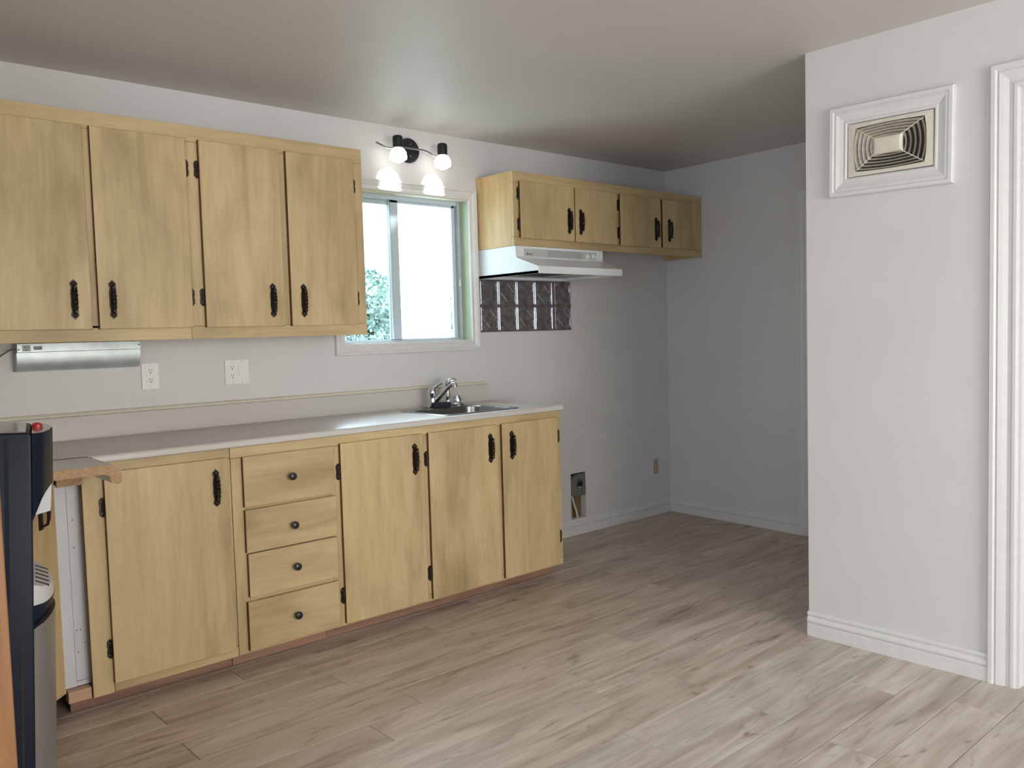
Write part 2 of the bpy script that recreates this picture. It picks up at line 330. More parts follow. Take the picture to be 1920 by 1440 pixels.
for row in range(-7, 22):
    y0 = -2.844 + PW * row
    if y0 > 0.0: break
    yc = y0 + PW / 2; 
    k = row - 3 + 3
    off = joints.get(int(round((y0 + 2.844) / PW)) + 5, None)
    # rows whose end joint the photograph shows are given by the seam's y
    jy = {-1.358: 1.505, -1.19: 2.208, -2.18: 2.068, -1.853: 2.24, -1.03: 1.63, -1.688: 2.30, -1.523: 1.505}
    base = None
    for ky, jx in {-1.523: 1.505, -1.193: 2.213, -2.182: 2.068, -1.853: 2.238, -1.028: 1.632, -1.688: 2.30}.items():
        if abs(y0 - ky) < .03: base = jx
    if base is None: base = random.uniform(0, PLEN)
    x = base - PLEN * 4
    while x < 5.0:
        if x + PLEN > -1.8:
            x0, x1 = max(x, -1.80), min(x + PLEN, 5.02)
            if x1 - x0 > .05:
                if pmesh is None:
                    o = pm.obj('plank', centre=False); pmesh = o.data
                    pmesh.materials.clear(); pmesh.materials.append(plank_lit); wmesh = pmesh.copy(); wmesh.materials.clear(); wmesh.materials.append(plank_m)
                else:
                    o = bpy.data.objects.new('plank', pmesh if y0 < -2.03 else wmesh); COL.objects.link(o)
                o.parent = fl; wy = PW
                o.scale = ((x1 - x0) / PLEN, 1 if y0 + PW <= 0 else (0 - y0) / PW, 1)
                o.location = Vector(((x0 + x1) / 2, y0 + (min(y0 + PW, 0) - y0) / 2, 0)) - fl.location; npl += 1
        x += PLEN
m = MB(); m.box(-1.8, 3.3, -6.6, -2.844 - 7 * PW, -.012, 0, plank_lit); o = m.obj('laminate_strip', fl); o['kind'] = 'stuff'
# baseboards
BB = [(0, 0), (.0145, 0), (.0145, .048), (.0135, .050), (.0100, .0515), (.0110, .055), (.0155, .060), (.0165, .066), (.0140, .074), (.0085, .081), (.0065, .087), (.0125, .0885), (.0130, .092), (.0120, .100), (.0105, .1025), (0, .103)]
m = MB(); m.prism([(-a, z) for a, z in BB], 3.243, xe(0), 'yz', trim_paint); struct(m.obj('baseboard_back'))
def board_run(name, p0, p1, nrm, prof, mat):
    m = MB(); n = len(prof); vs = []
    for p in (p0, p1):
        for a, z in prof: vs.append((p[0] + nrm[0] * a, p[1] + nrm[1] * a, z))
    m.add(vs, [tuple(range(n)), tuple(range(2 * n - 1, n - 1, -1))] + [(i, (i + 1) % n, (i + 1) % n + n, i + n) for i in range(n)], mat)
    return struct(m.obj(name))
board_run('baseboard_end', (xe(0), 0), (xe(-1.053), -1.053), (-1, 0.05), BB, trim_paint)
BB2 = [(a, z * 1.01) for a, z in BB]
board_run('baseboard_right', (xp(YP), YP + .001), (xp(-2.70), -2.70), (-1, 0), BB2, trim_paint)
# door casing on the end wall (mostly hidden behind the partition)
T = frame_T((xe(-1.12) - .001, -1.12, 0), (.0477, 1, 0), (0, 0, 1), (-1, .0477, 0)) @ Matrix.Diagonal((-1, 1, 1, 1))
d2 = bpy.data.objects.new('door_2', None); COL.objects.link(d2); struct(d2); d2.location = (xe(-1.5), -1.5, 0)
for sd in ('left_floor', 'top'):
    mitre_piece(wide(CASING, .067), sd, 0, .78, 0, 2.10, trim_paint, T).obj('casing', d2)
m = MB(); m.box(0, .78, 0, 2.10, -.02, 0.002, trim_paint, T); m.obj('door_leaf', d2, bevel=.002)
# doorway in the partition: casing, jamb, hinges
T = frame_T((xp(-2.785) - .001, -2.785, 0), (0, -1, 0), (0, 0, 1), (-1, 0, 0))
d1 = bpy.data.objects.new('door_1', None); COL.objects.link(d1); struct(d1); d1.location = (xp(-3.2), -3.2, 0)
for sd in ('left_floor', 'top'):
    mitre_piece([(a, b * 1.15) for a, b in wide(CASING, .092)], sd, .006, .80, 0, 2.118, trim_paint, T).obj('casing', d1, smooth=False)
m = MB(); m.box(0, .016, 0, 2.118, -.125, .004, trim_paint, T); m.box(.016, .028, 0, 2.10, -.075, -.035, trim_paint, T); m.box(0, .80, 2.118, 2.132, -.125, .004, trim_paint, T); m.obj('jamb', d1)
for z in (1.89, 1.095):
    m = MB(); m.box(.014, .020, z - .042, z + .042, -.128, -.085, black_iron, T)
    for k in range(3): m.lathe([(.0055, -.013), (.0055, .013)], black_iron, 10, T=T @ Matrix.Translation((.022, z - .028 + k * .028, -.131)) @ Matrix.Rotation(R(90), 4, 'X'))
    m.obj('hinge', d1)
# the open door leaf swung into the next room, seen as a sliver
m = MB(); m.box(.026, .061, .01, 2.10, -.86, -.135, trim_paint, T); 
tagd = m.obj('door_leaf', d1)
# ================================================================== KITCHEN WINDOW
win = bpy.data.objects.new('window_1', None); COL.objects.link(win); struct(win); win.location = (2.705, 0, 1.285)
TW = frame_T((0, -.001, 0), (1, 0, 0), (0, 0, 1), (0, -1, 0))
for sd in ('bottom', 'top', 'left', 'right'):
    mitre_piece(CASING, sd, 2.283, 3.125, 1.287, 2.090, trim_paint, TW).obj('casing', win)
m = MB(); m.box(3.1275, 3.1285, 0.001, .155, 1.286, 2.092, green_paint); m.box(2.2825, 2.2835, 0.001, .155, 1.286, 2.092, green_paint); m.obj('jamb_lining', win)
box('window_head', 2.284, 3.127, 0.002, .155, 2.083, 2.0925, cream_paint, win)
box('window_sill', 2.284, 3.127, 0.002, .155, 1.2845, 1.291, trim_paint, win)
fy0, fy1 = .062, .125
m = MB(); m.box(2.284, 2.312, fy0, fy1, 1.291, 2.083, pvc); m.box(3.086, 3.127, fy0 + .018, fy1, 1.291, 2.083, pvc); m.box(2.312, 3.10, fy0, fy1, 2.060, 2.083, pvc); m.box(2.312, 3.10, fy0, fy1, 1.291, 1.300, pvc)
m.obj('window_frame', win, bevel=.002)
for k, y in enumerate((.060, .078, .098)): box('side_track', 3.088 + .012 * (k % 2), 3.094 + .012 * (k % 2), y, y + .012, 1.292, 2.078, alu, win)
for (a, b, y, nm) in ((2.312, 2.690, .100, 'left'), (2.640, 3.080, .072, 'right')):
    m = MB(); w = .020; m.box(a, a + (w if nm == 'left' else .052), y, y + .022, 1.300, 2.060, pvc); m.box(b - (w if nm == 'right' else .045), b, y, y + .022, 1.300, 2.060, pvc)
    m.box(a, b, y, y + .022, 2.040 if nm == 'left' else 2.046, 2.060, pvc); m.box(a, b, y, y + .022, 1.300, 1.306, pvc); s = m.obj('sash', win, bevel=.002)
    m = MB(); m.box(a + .015, b - .015, y + .009, y + .013, 1.304, 2.050, glass_m); m.obj('pane', s)
m = MB(); m.box(2.690, 3.075, .1235, .1240, 1.302, 2.058, screen_m); m.obj('insect_screen', win)
m = MB(); m.box(3.094, 3.100, .052, .062, 1.60, 1.64, white_plastic); m.obj('latch', win, bevel=.001)
# ================================================================== CABINETS
def pull(parent, x, zc, L, y, side=1):
    """ornate iron back plate with pointed ends and a bowed twisted grip"""
    m = MB(); h = L / 2; w = .0105
    out = [(0, h + .003), (.007, h - .004), (.0135, h - .010), (.0120, h - .020), (.0085, h - .028), (.0115, h - .038), (.0130, h * .25), (.0115, 0)]
    poly = [(x + a, zc + b) for a, b in out] + [(x + a, zc - b) for a, b in reversed(out[:-1])]
    poly += [(x - a, zc - b) for a, b in out[1:]] + [(x - a, zc + b) for a, b in reversed(out[1:-1])]
    m.prism(poly, y - .004, y, 'xz', black_iron)
    for s in (1, -1):
        m.lathe([(.006, 0), (.0045, .008), (.0045, .016), (.006, .024)], black_iron, 8, T=Matrix.Translation((x, y - .003, zc + s * (h - .027))) @ Matrix.Rotation(R(90), 4, 'X'))
        m.lathe([(.002, 0), (.009, .001), (.0075, .005), (.003, .0075)], black_iron, 10, T=Matrix.Translation((x, y - .003, zc + s * (h - .013))) @ Matrix.Rotation(R(90), 4, 'X'))
    pts = []; rad = []; n = 22
    for i in range(n + 1):
        t = -1 + 2 * i / n; pts.append((x + .0015 * math.sin(i * 1.9), y - .019 - .006 * (1 - t * t), zc + t * (h - .022)))
        rad.append(.0050 + .0026 * abs(math.cos(i * math.pi / 2.0)) + .0012 * (1 - t * t))
    m.tube(pts, rad, black_iron, 8)
    return m.obj('handle', parent, smooth=True)
def hinge(parent, x, z, y, d=1):
    """surface leaf on the frame beside the door; d = +1 leaf to the left of the door edge, -1 to the right"""
    m = MB(); h = .036; w = .0165
    poly = [(x - d * 0.001, z - h), (x - d * w * .5, z - h), (x - d * w, z - h * .72), (x - d * w, z - h * .2), (x - d * w * .85, z), (x - d * w, z + h * .2), (x - d * w, z + h * .72), (x - d * w * .5, z + h), (x - d * 0.001, z + h)]
    m.prism(poly, y - .003, y, 'xz', black_iron)
    m.lathe([(.0025, -h * .9), (.0045, -h * .85), (.0045, h * .85), (.0025, h * .9)], black_iron, 8, T=Matrix.Translation((x - d * .004, y - .0055, z)))
    for s in (1, -1): m.lathe([(.003, 0), (.002, .0022)], nickel, 8, T=Matrix.Translation((x - d * .0085, y - .003, z + s * h * .62)) @ Matrix.Rotation(R(90), 4, 'X'))
    return m.obj('hinge', parent)
def slab(name, parent, x0, x1, z0, z1, yf, th, mat, sk=0.0):
    m = MB(); m.box(x0, x1, yf, yf + th, z0, z1, mat, side=brown_edge)
    return m.obj(name, parent, bevel=.0015, seg=1)
def door_name(): return 'door'
# ---- long wall cabinet left of the window
cab = thing('wall_cabinet', 'long birch plywood wall cabinet with four tall doors, hanging left of the window', 'cabinet', (1.39, -.16, 1.3345))
yf = -.33
m = MB(); m.box(.56, .575, yf + .019, -.001, 1.336, 2.204, ply_side); m.box(2.197, 2.2155, yf + .019, -.001, 1.336, 2.204, ply_side)
m.box(.575, 2.197, yf + .019, -.001, 2.188, 2.204, ply_h); m.box(.575, 2.197, yf + .019, -.001, 1.350, 1.366, ply_h); m.box(.575, 2.197, -.007, -.001, 1.366, 2.188, ply_h); m.obj('carcass', cab)
box('rail', .56, 2.2157, yf, yf + .018, 2.140, 2.2057, ply_h, cab, .0012)
for (a, b) in ((.56, .6200), (.965, 1.030), (1.355, 1.440), (1.765, 1.835), (2.145, 2.2157)): box('stile', a, b, yf, yf + .018, 1.3935 if b - a < .067 and a > .6 else 1.388, 2.1392, ply_v, cab, .0012)
for (a, b) in ((.56, 1.3712), (1.3724, 2.2157)): box('rail', a, b, yf, yf + .018, 1.3345, 1.3870, ply_h, cab, .0012)
for (a, b, hx, hs) in ((.605, .986, .927, -1), (1.0125, 1.3735, 1.064, 1), (1.429, 1.783, 1.7285, -1), (1.817, 2.160, 1.877, 1)):
    d = slab('door', cab, a, b, 1.382, 2.148, yf - .019, .0185, ply_v)
    pull(d, hx, 1.494, .144, yf - .019)
    for z in (2.030, 1.506):
        if a > 1.02 and a < 1.1: hinge(d, b + .0145, z, yf, 1)
        elif hs < 0: hinge(d, a, z, yf, 1)
        else: hinge(d, b + .0005, z, yf, -1)
# ---- wall cabinet right of the window (above the range hood)
cab = thing('wall_cabinet', 'short birch plywood wall cabinet with four doors above the range hood', 'cabinet', (4.06, -.16, 1.804))
yf = -.3172; x1 = xe(-.32) - .002
m = MB(); m.box(3.189, 3.206, yf + .019, -.001, 1.804, 2.212, ply_side); m.box(x1 - .017, x1, yf + .019, -.001, 1.806, 2.210, ply_side)
m.box(3.206, x1 - .017, yf + .019, -.001, 2.192, 2.208, ply_h); m.box(3.206, x1 - .017, yf + .019, -.001, 1.848, 1.862, ply_h); m.box(3.206, x1 - .017, -.007, -.001, 1.862, 2.192, ply_h); m.obj('carcass', cab)
box('rail', 3.189, x1, yf, yf + .018, 2.150, 2.2132, ply_h, cab, .0012)
for (a, b) in ((3.189, 3.245), (3.640, 3.680), (4.015, 4.080), (4.440, 4.495), (4.840, x1)): box('stile', a, b, yf, yf + .018, 1.8560, 2.1490, ply_v, cab, .0012)
for (a, b) in ((3.189, 4.0810), (4.0822, x1)): box('rail', a, b, yf, yf + .018, 1.8042, 1.8552, ply_h, cab, .0012)
m = MB(); m.box(x1 - .034, x1 - .0175, yf + .019, -.03, 1.8060, 1.8478, ply_side); m.obj('end_cleat', cab)
for (a, b, hx, dl, hd) in ((3.227, 3.6560, 3.609, 'L', 0), (3.6640, 4.0330, 3.706, 'R', 0), (4.0640, 4.459, 4.408, 'L', 0), (4.480, 4.857, 4.546, 'R', 0)):
    z0 = 1.846 + (.004 if a > 4.4 else 0)
    d = slab('door', cab, a, b, z0, 2.160, yf - .019, .0185, ply_v)
    pull(d, hx, 1.963, .148, yf - .019)
    for z in (2.092, 1.922):
        if dl == 'L': hinge(d, a + (.004 if a > 4 else .006), z, yf - .0005, 1)
        elif b > 4.5: hinge(d, b + .004, z, yf, -1)
        else: hinge(d, b + .0005, z, yf, -1)
# ---- base cabinets
yl = -.5834
cab = thing('base_cabinet', 'birch plywood base cabinet with a single door, at the left end of the run', 'cabinet', (1.125, -.29, 0))
m = MB(); m.box(.864, .880, yl + .019, -.02, .062, .888, ply_side); m.box(1.380, 1.3975, yl + .019, -.02, .062, .888, ply_side); m.box(.880, 1.380, yl + .019, -.02, .085, .100, ply_h); m.box(.880, 1.380, -.03, -.02, .100, .888, ply_h); m.obj('carcass', cab)
box('rail', .9265, 1.3975, yl, yl + .018, .860, .8995, ply_h, cab, .0012)
MB().box(.853, .925, yl, yl + .018, .0555, .8955, ply_v, side=brown_edge).obj('stile', cab, bevel=.0012)
box('stile', 1.355, 1.3975, yl, yl + .018, .102, .858, ply_v, cab, .0012)
box('rail', .9265, 1.3975, yl, yl + .018, .0580, .1000, ply_h, cab, .0012)
d = slab('door', cab, .9230, 1.3815, .0935, .8650, yl - .019, .0185, ply_v)
pull(d, 1.3300, .752, .142, yl - .019)
for z in (.738, .220): hinge(d, .9225, z, yl, 1)
box('raw_block', .7735, .850, yl + .010, yl + .048, .055, .0965, raw_pine, cab, .001)
box('toe_board', .792, 1.3975, -.513, -.495, 0.001, .0640, red_pine, cab, .001)
for x in (.90, 1.20): MB().lathe([(.0028, 0), (.0028, .001)], slot_black, 8, T=Matrix.Translation((x, -.513, .034)) @ Matrix.Rotation(R(90), 4, 'X')).obj('nail_head', cab)
cab = thing('base_cabinet', 'birch plywood sink base cabinet with four drawers and three doors', 'cabinet', (2.32, -.29, 0))
m = MB(); m.box(1.400, 1.416, yl + .019, -.02, .062, .888, ply_side); m.box(3.228, 3.2455, yl + .019, -.002, .0605, .8995, ply_side)
m.box(1.416, 3.228, yl + .019, -.02, .085, .100, ply_h); m.box(1.416, 3.228, -.03, -.02, .100, .880, ply_h); m.box(1.850, 1.866, yl + .019, -.03, .100, .880, ply_h); m.obj('carcass', cab)
box('rail', 1.400, 3.246, yl, yl + .018, .8560, .8995, ply_h, cab, .0012)
for (a, b) in ((1.400, 1.4560), (1.8400, 1.8980), (2.3100, 2.3700), (2.7700, 2.8250), (3.1960, 3.2460)): box('stile', a, b, yl, yl + .018, .0600 if a < 2.0 else .0965, .8550, ply_v, cab, .0012)
for z in (.645, .458, .270): box('rail', 1.457, 1.839, yl, yl + .018, z - .012, z + .022, ply_h, cab, .0012)
box('rail', 1.899, 3.246, yl, yl + .018, .0605, .0955, ply_h, cab, .0012); box('rail', 1.457, 1.839, yl, yl + .018, .0605, .0955, ply_h, cab, .0012)
for (z0, z1, x0, x1_, kx, kz) in ((.6555, .8590, 1.443, 1.851, 1.646, .758), (.4705, .6445, 1.444, 1.855, 1.647, .554), (.2885, .4655, 1.4485, 1.853, 1.651, .379), (.0735, .2710, 1.4385, 1.851, 1.646, .174)):
    d = slab('drawer', cab, x0, x1_, z0, z1, yl - .019, .0185, ply_h)
    m = MB(); m.lathe([(.0075, 0), (.006, .004), (.0055, .010), (.009, .013), (.0150, .018), (.0165, .023), (.0150, .028), (.010, .031), (.003, .032)], knob_m if kz > .2 else lamp_black, 20, T=Matrix.Translation((kx, yl - .019, kz)) @ Matrix.Rotation(R(90), 4, 'X')); m.obj('knob', d, smooth=True)
for (a, b, hx, dl) in ((1.8850, 2.3250, 2.2730, 'L'), (2.3560, 2.7850, 2.7330, 'L'), (2.8140, 3.2090, 2.8760, 'R')):
    z0 = .0720
    d = slab('door', cab, a, b, z0, .8655, yl - .019, .0185, ply_v)
    pull(d, hx, .752, .143, yl - .019)
    for z in (.742, .196):
        if dl == 'L': hinge(d, a, z, yl, 1)
        else: hinge(d, b + .012, z + .02, yl, -1)
box('toe_board', 1.400, 1.8290, -.513, -.495, 0.001, .0590, red_pine, cab, .001); box('toe_board', 1.8305, 3.2400, -.513, -.495, 0.001, .0590, red_pine, cab, .001)
for x in (1.58, 1.76, 2.05, 2.36, 2.80, 3.17): MB().lathe([(.0028, 0), (.0028, .001)], slot_black, 8, T=Matrix.Translation((x, -.513, .036)) @ Matrix.Rotation(R(90), 4, 'X')).obj('nail_head', cab)
# ---- white filler board and raw cleat in the corner gap, diagonal corner cabinet
cab = thing('filler_board', 'scuffed white filler board beside the left end of the base cabinets', 'panel', (.82, -.52, .08))
m = MB(); m.box(.766, .8120, -.536, -.520, .0975, .8330, white_board); m.obj('board', cab, bevel=.001)
m = MB(); m.box(.8135, .8630, -.532, -.518, .1150, .8330, white_board); m.obj('board', cab, bevel=.001)
m = MB(); m.box(.8125, .8630, -.534, -.520, .0975, .1140, white_board); m.obj('board', cab, bevel=.001)
for (x, z) in ((.829, .70), (.829, .60), (.836, .30), (.822, .30), (.824, .22), (.848, .25)): MB().lathe([(.0022, 0), (.0022, .0012)], slot_black, 8, T=Matrix.Translation((x, -.532, z)) @ Matrix.Rotation(R(90), 4, 'X')).obj('screw_hole', cab)
ca = thing('corner_cabinet', 'birch plywood diagonal corner cabinet half hidden behind the black water cooler', 'cabinet', (.60, -.62, .09))
TD = frame_T((.768, -.560, 0), (-.7071, -.7071, 0), (0, 0, 1), (.7071, -.7071, 0))
m = MB(); m.box(.001, .475, .092, .895, -.30, -.019, ply_side, TD); m.obj('carcass', ca)
m = MB(); m.box(0, .050, .090, .895, -.018, 0, ply_v, TD); m.obj('stile', ca, bevel=.001)
m = MB(); m.box(.425, .475, .090, .895, -.018, 0, ply_v, TD); m.obj('stile', ca, bevel=.001)
m = MB(); m.box(.051, .424, .850, .895, -.018, 0, ply_h, TD); m.obj('rail', ca, bevel=.001)
m = MB(); m.box(.051, .424, .090, .128, -.018, 0, ply_h, TD); m.obj('rail', ca, bevel=.001)
m = MB(); m.box(.030, .445, .105, .865, .0005, .019, ply_v, TD, side=brown_edge); dd = m.obj('door', ca, bevel=.0015, seg=1)
m = MB(); m.box(.105, .125, .705, .84, .019, .023, black_iron, TD)
m.tube([(.115, .715, .024), (.115, .725, .045), (.115, .745, .050), (.115, .775, .052), (.115, .805, .050), (.115, .825, .045), (.115, .832, .024)], [.004, .005, .006, .0075, .006, .005, .004], black_iron, 8, TD); m.obj('handle', dd, smooth=True)
m = MB(); m.box(.02, .46, .001, .088, -.30, -.08, slot_black, TD); m.obj('toe_board', ca)  # shade of the toe recess, painted as a black block
# ---- countertop: main run with a sink cut-out, side leg with its raw sawn end, backsplash
ct = thing('countertop', 'speckled greige laminate countertop with rolled front edge and backsplash', 'countertop', (2.0, -.3, .90))
nose = [(0, .900), (-.580, .900), (-.580, .9015), (-.603, .9015), (-.6068, .904), (-.6080, .910), (-.6072, .922), (-.604, .927), (-.598, .9300), (0, .930)]
SX0, SX1, SY0, SY1 = 2.520, 2.972, -.535, -.150
m = MB()
m.prism(nose, .881, SX0, 'yz', laminate); m.prism(nose, SX1, 3.2500, 'yz', laminate)
m.prism([(SY0, .900)] + nose[1:9] + [(SY0, .930)], SX0, SX1, 'yz', laminate); m.box(SX0, SX1, SY1, 0, .900, .930, laminate)
m.box(.082, .881, -.604, 0, .900, .930, laminate)
m.obj('worktop', ct, smooth=True)
m = MB(); prof = [(0, .930), (-.028, .9302), (-.022, .934), (-.020, .940), (-.020, 1.024), (-.017, 1.029), (-.010, 1.030), (0, 1.030)]
m.prism(prof, .082, 3.2270, 'yz', laminate); m.obj('backsplash', ct, smooth=True)
m = MB(); m.prism([(0, 1.0305), (-.016, 1.0305), (-.017, 1.036), (-.012, 1.043), (-.005, 1.045), (0, 1.046)], .30, 3.215, 'yz', cream_paint); m.obj('top_trim', ct, smooth=True)
leg = thing('countertop', 'short countertop leg sawn off, bare particleboard end facing the room beside the cooler', 'countertop', (.55, -.76, .90))
npro = [(.10, .9005), (.842, .9005), (.858, .893), (.862, .876), (.872, .866), (.885, .864), (.896, .872), (.898, .890), (.894, .910), (.884, .924), (.870, .9298), (.10, .9298)]
m = MB(); npro2 = [(a, z) for a, z in npro]; m.prism(npro2, -.894, -.6095, 'xz', laminate); m.obj('top', leg, smooth=True)
m = MB(); m.prism([(a if a < .5 else a - .0012, z) for a, z in npro], -.8965, -.8942, 'xz', chip); m.obj('sawn_end', leg)
m = MB(); m.box(.768, .852, -.606, -.590, .833, .8995, chip); m.obj('cleat', leg, bevel=.001)
# seam line where the two tops meet
m = MB(); m.tube([(.55, -.607, .9302), (.80, -.607, .9302), (.850, -.609, .9302), (.868, -.622, .9300), (.876, -.645, .929)], .0012, slot_black, 6); m.obj('seam', leg)
# ---- sink
sk = thing('kitchen_sink', 'stainless steel drop-in sink bowl in the countertop', 'sink', (2.745, -.34, .93))
def rrect(x0, x1, y0, y1, rf, rb, n=8):
    pts = []
    for (cx, cy, r_, a0) in ((x1 - rf, y0 + rf, rf, -90), (x1 - rb, y1 - rb, rb, 0), (x0 + rb, y1 - rb, rb, 90), (x0 + rf, y0 + rf, rf, 180)):
        for i in range(n + 1):
            a = R(a0 + 90 * i / n); pts.append((cx + r_ * math.cos(a), cy + r_ * math.sin(a)))
    return pts
loops = [(rrect(2.497, 2.995, -.555, -.095, .035, .11), .9305), (rrect(2.500, 2.992, -.552, -.098, .035, .11), .9340), (rrect(2.512, 2.980, -.540, -.108, .035, .10), .9345),
         (rrect(2.525, 2.967, -.527, -.196, .050, .07), .9330), (rrect(2.530, 2.962, -.522, -.201, .050, .07), .9270), (rrect(2.548, 2.944, -.503, -.220, .050, .06), .7800), (rrect(2.580, 2.912, -.470, -.250, .04, .04), .7650)]
m = MB(); vs = []; fs = []; n = len(loops[0][0])
for pts, z in loops: vs += [(a, b, z) for a, b in pts]
for i in range(len(loops) - 1):
    for k in range(n): fs.append((i * n + k, i * n + (k + 1) % n, (i + 1) * n + (k + 1) % n, (i + 1) * n + k))
fs.append(tuple((len(loops) - 1) * n + k for k in range(n))); m.add(vs, fs, steel); m.obj('basin', sk, smooth=True)
m = MB(); m.lathe([(.002, 0), (.042, .001), (.042, .004), (.030, .003), (.004, .001)], chrome, 20, T=Matrix.Translation((2.745, -.35, .766))); m.obj('drain', sk)
# ---- faucet, filter tap, sprayer head, sponge
fa = thing('faucet', 'chrome single-lever kitchen faucet at the left of the sink deck', 'faucet', (2.741, -.130, .9345))
bz = .9348
m = MB(); m.box(2.695, 2.800, -.152, -.106, bz, bz + .008, chrome); m.obj('base_plate', fa, bevel=.003)
m = MB(); m.lathe([(.025, 0), (.023, .012), (.0195, .030), (.0195, .055), (.023, .062), (.024, .078), (.019, .090), (.008, .095)], chrome, 20, T=Matrix.Translation((2.735, -.130, bz + .008))); m.obj('body', fa, smooth=True)
m = MB(); m.tube([(2.730, -.130, bz + .080), (2.745, -.128, bz + .098), (2.775, -.126, bz + .116), (2.812, -.124, bz + .126)], [.012, .010, .0065, .004], chrome, 10); m.obj('lever', fa, smooth=True)
m = MB(); m.tube([(2.738, -.140, bz + .022), (2.748, -.175, bz + .055), (2.765, -.235, bz + .110), (2.772, -.262, bz + .130), (2.774, -.275, bz + .128), (2.775, -.280, bz + .108)], [.013, .012, .011, .012, .013, .012], chrome, 12); m.obj('spout', fa, smooth=True)
ft = thing('filter_tap', 'slim upright chrome tap with curved head behind the faucet spout', 'faucet', (2.838, -.130, .9345))
m = MB(); m.lathe([(.016, 0), (.015, .006), (.0125, .010), (.0125, .045), (.0145, .050), (.0125, .056), (.0125, .105)], chrome, 16, T=Matrix.Translation((2.838, -.130, bz))); m.obj('column', ft, smooth=True)
m = MB(); m.tube([(2.838, -.130, bz + .100), (2.832, -.133, bz + .118), (2.838, -.142, bz + .134), (2.856, -.150, bz + .140), (2.872, -.156, bz + .134)], [.0125, .013, .013, .014, .012], chrome, 12); m.obj('head', ft, smooth=True)
sp = thing('sink_sprayer', 'squat chrome side sprayer holder at the right of the faucets', 'sprayer', (2.902, -.135, .9345))
m = MB(); m.lathe([(.036, 0), (.037, .006), (.030, .014), (.022, .018)], chrome, 20, T=Matrix.Translation((2.902, -.135, bz))); m.obj('base', sp, smooth=True)
m = MB(); m.lathe([(.016, 0), (.025, .004), (.024, .012), (.0165, .036), (.008, .040)], chrome, 20, T=Matrix.Translation((2.902, -.135, bz + .0185)) @ Matrix.Rotation(R(-10), 4, 'Y')); m.obj('nozzle', sp, smooth=True)
m = MB(); T = Matrix.Translation((2.752, -.188, bz + .0145)) @ Matrix.Rotation(R(-14), 4, 'Z')
m.box(-.055, .050, -.017, .017, -.0145, .0145, sponge_m, T); o = m.obj('sponge', bevel=.008, seg=3, smooth=True); tag(o, 'black scouring sponge lying at the foot of the chrome faucet', 'sponge')
# ================================================================== RANGE HOOD
hd = thing('range_hood', 'white enamel range hood under the short wall cabinet', 'range hood', (3.55, -.25, 1.64))
X0 = 3.192; XT = 3.905
sec = [(-.001, 1.640), (-.503, 1.640), (-.503, 1.678), (-.345, 1.732), (-.332, 1.738), (-.326, 1.748), (-.324, 1.8025), (-.001, 1.8025)]
m = MB(); vs = []
for x in (X0, XT):
    for k, (y, z) in enumerate(sec): vs.append(((x - (.030 if (x == XT and k in (1, 2)) else 0)), y, z))
n = len(sec); fs = [tuple(range(n)), tuple(range(2 * n - 1, n - 1, -1))] + [(i, (i + 1) % n, (i + 1) % n + n, i + n) for i in range(n) if i != 0]
m.add(vs, fs, enamel)
m.box(X0 + .02, XT - .05, -.48, -.02, 1.655, 1.658, grey_plastic)
for (a, b, c, d_) in ((X0, X0 + .02, -.503, 0), (XT - .05, XT - .03, -.48, 0)): m.box(a, b, c + .001, d_ - .002, 1.640, 1.655, enamel)
m.box(X0 + .02, XT - .05, -.5025, -.48, 1.6405, 1.655, enamel); m.box(X0 + .02, XT - .05, -.02, -.002, 1.640, 1.655, enamel)
m.obj('hood_body', hd)
box('filter', 3.245, 3.520, -.470, -.210, 1.6470, 1.6545, dark_mesh, hd, .001)
box('lamp_cover', 3.56, 3.66, -.47, -.22, 1.6480, 1.6545, grey_plastic, hd, .001)
cp = box('control_panel', 3.253, 3.845, -.3268, -.3245, 1.735, 1.7895, grey_plastic, hd, .0006)
m = MB()
for k in range(7): box('louvre', 3.436, 3.720, -.3278, -.3269, 1.7495 + k * .0057, 1.7518 + k * .0057, louvre_grey, cp)
for kx in (3.772, 3.822):
    m = MB(); Tk = Matrix.Translation((kx, -.3268, 1.766)) @ Matrix.Rotation(R(90), 4, 'X')
    m.lathe([(.0150, 0), (.0145, .0025), (.0115, .003), (.0105, .011), (.004, .012)], white_plastic, 20, T=Tk); m.box(-.0015, .0015, .002, .009, .0121, .0125, slot_black, Tk); m.obj('knob', cp, smooth=True)
def text_obj(name, s, size, T, mat, parent=None, shear=0.0, ext=.0003):
    cu_ = bpy.data.curves.new(name, 'FONT'); cu_.body = s; cu_.size = size; cu_.extrude = ext; cu_.align_x = 'CENTER'; cu_.align_y = 'CENTER'; cu_.shear = shear
    t = bpy.data.objects.new(name + '_tmp', cu_); COL.objects.link(t); bpy.context.view_layer.update()
    me = bpy.data.meshes.new_from_object(t); bpy.data.objects.remove(t)
    me.transform(T); me.materials.clear(); me.materials.append(mat)
    o = bpy.data.objects.new(name, me); COL.objects.link(o)
    if parent:
        o.parent = parent; pw = Vector((0, 0, 0)); q = parent
        while q: pw += q.location; q = q.parent
        o.location = -pw
    return o
text_obj('brand_lettering', 'Broan', .019, frame_T((3.293, -.3272, 1.7610), (1, 0, 0), (0, 0, 1), (0, -1, 0)), slot_black, cp, .35)
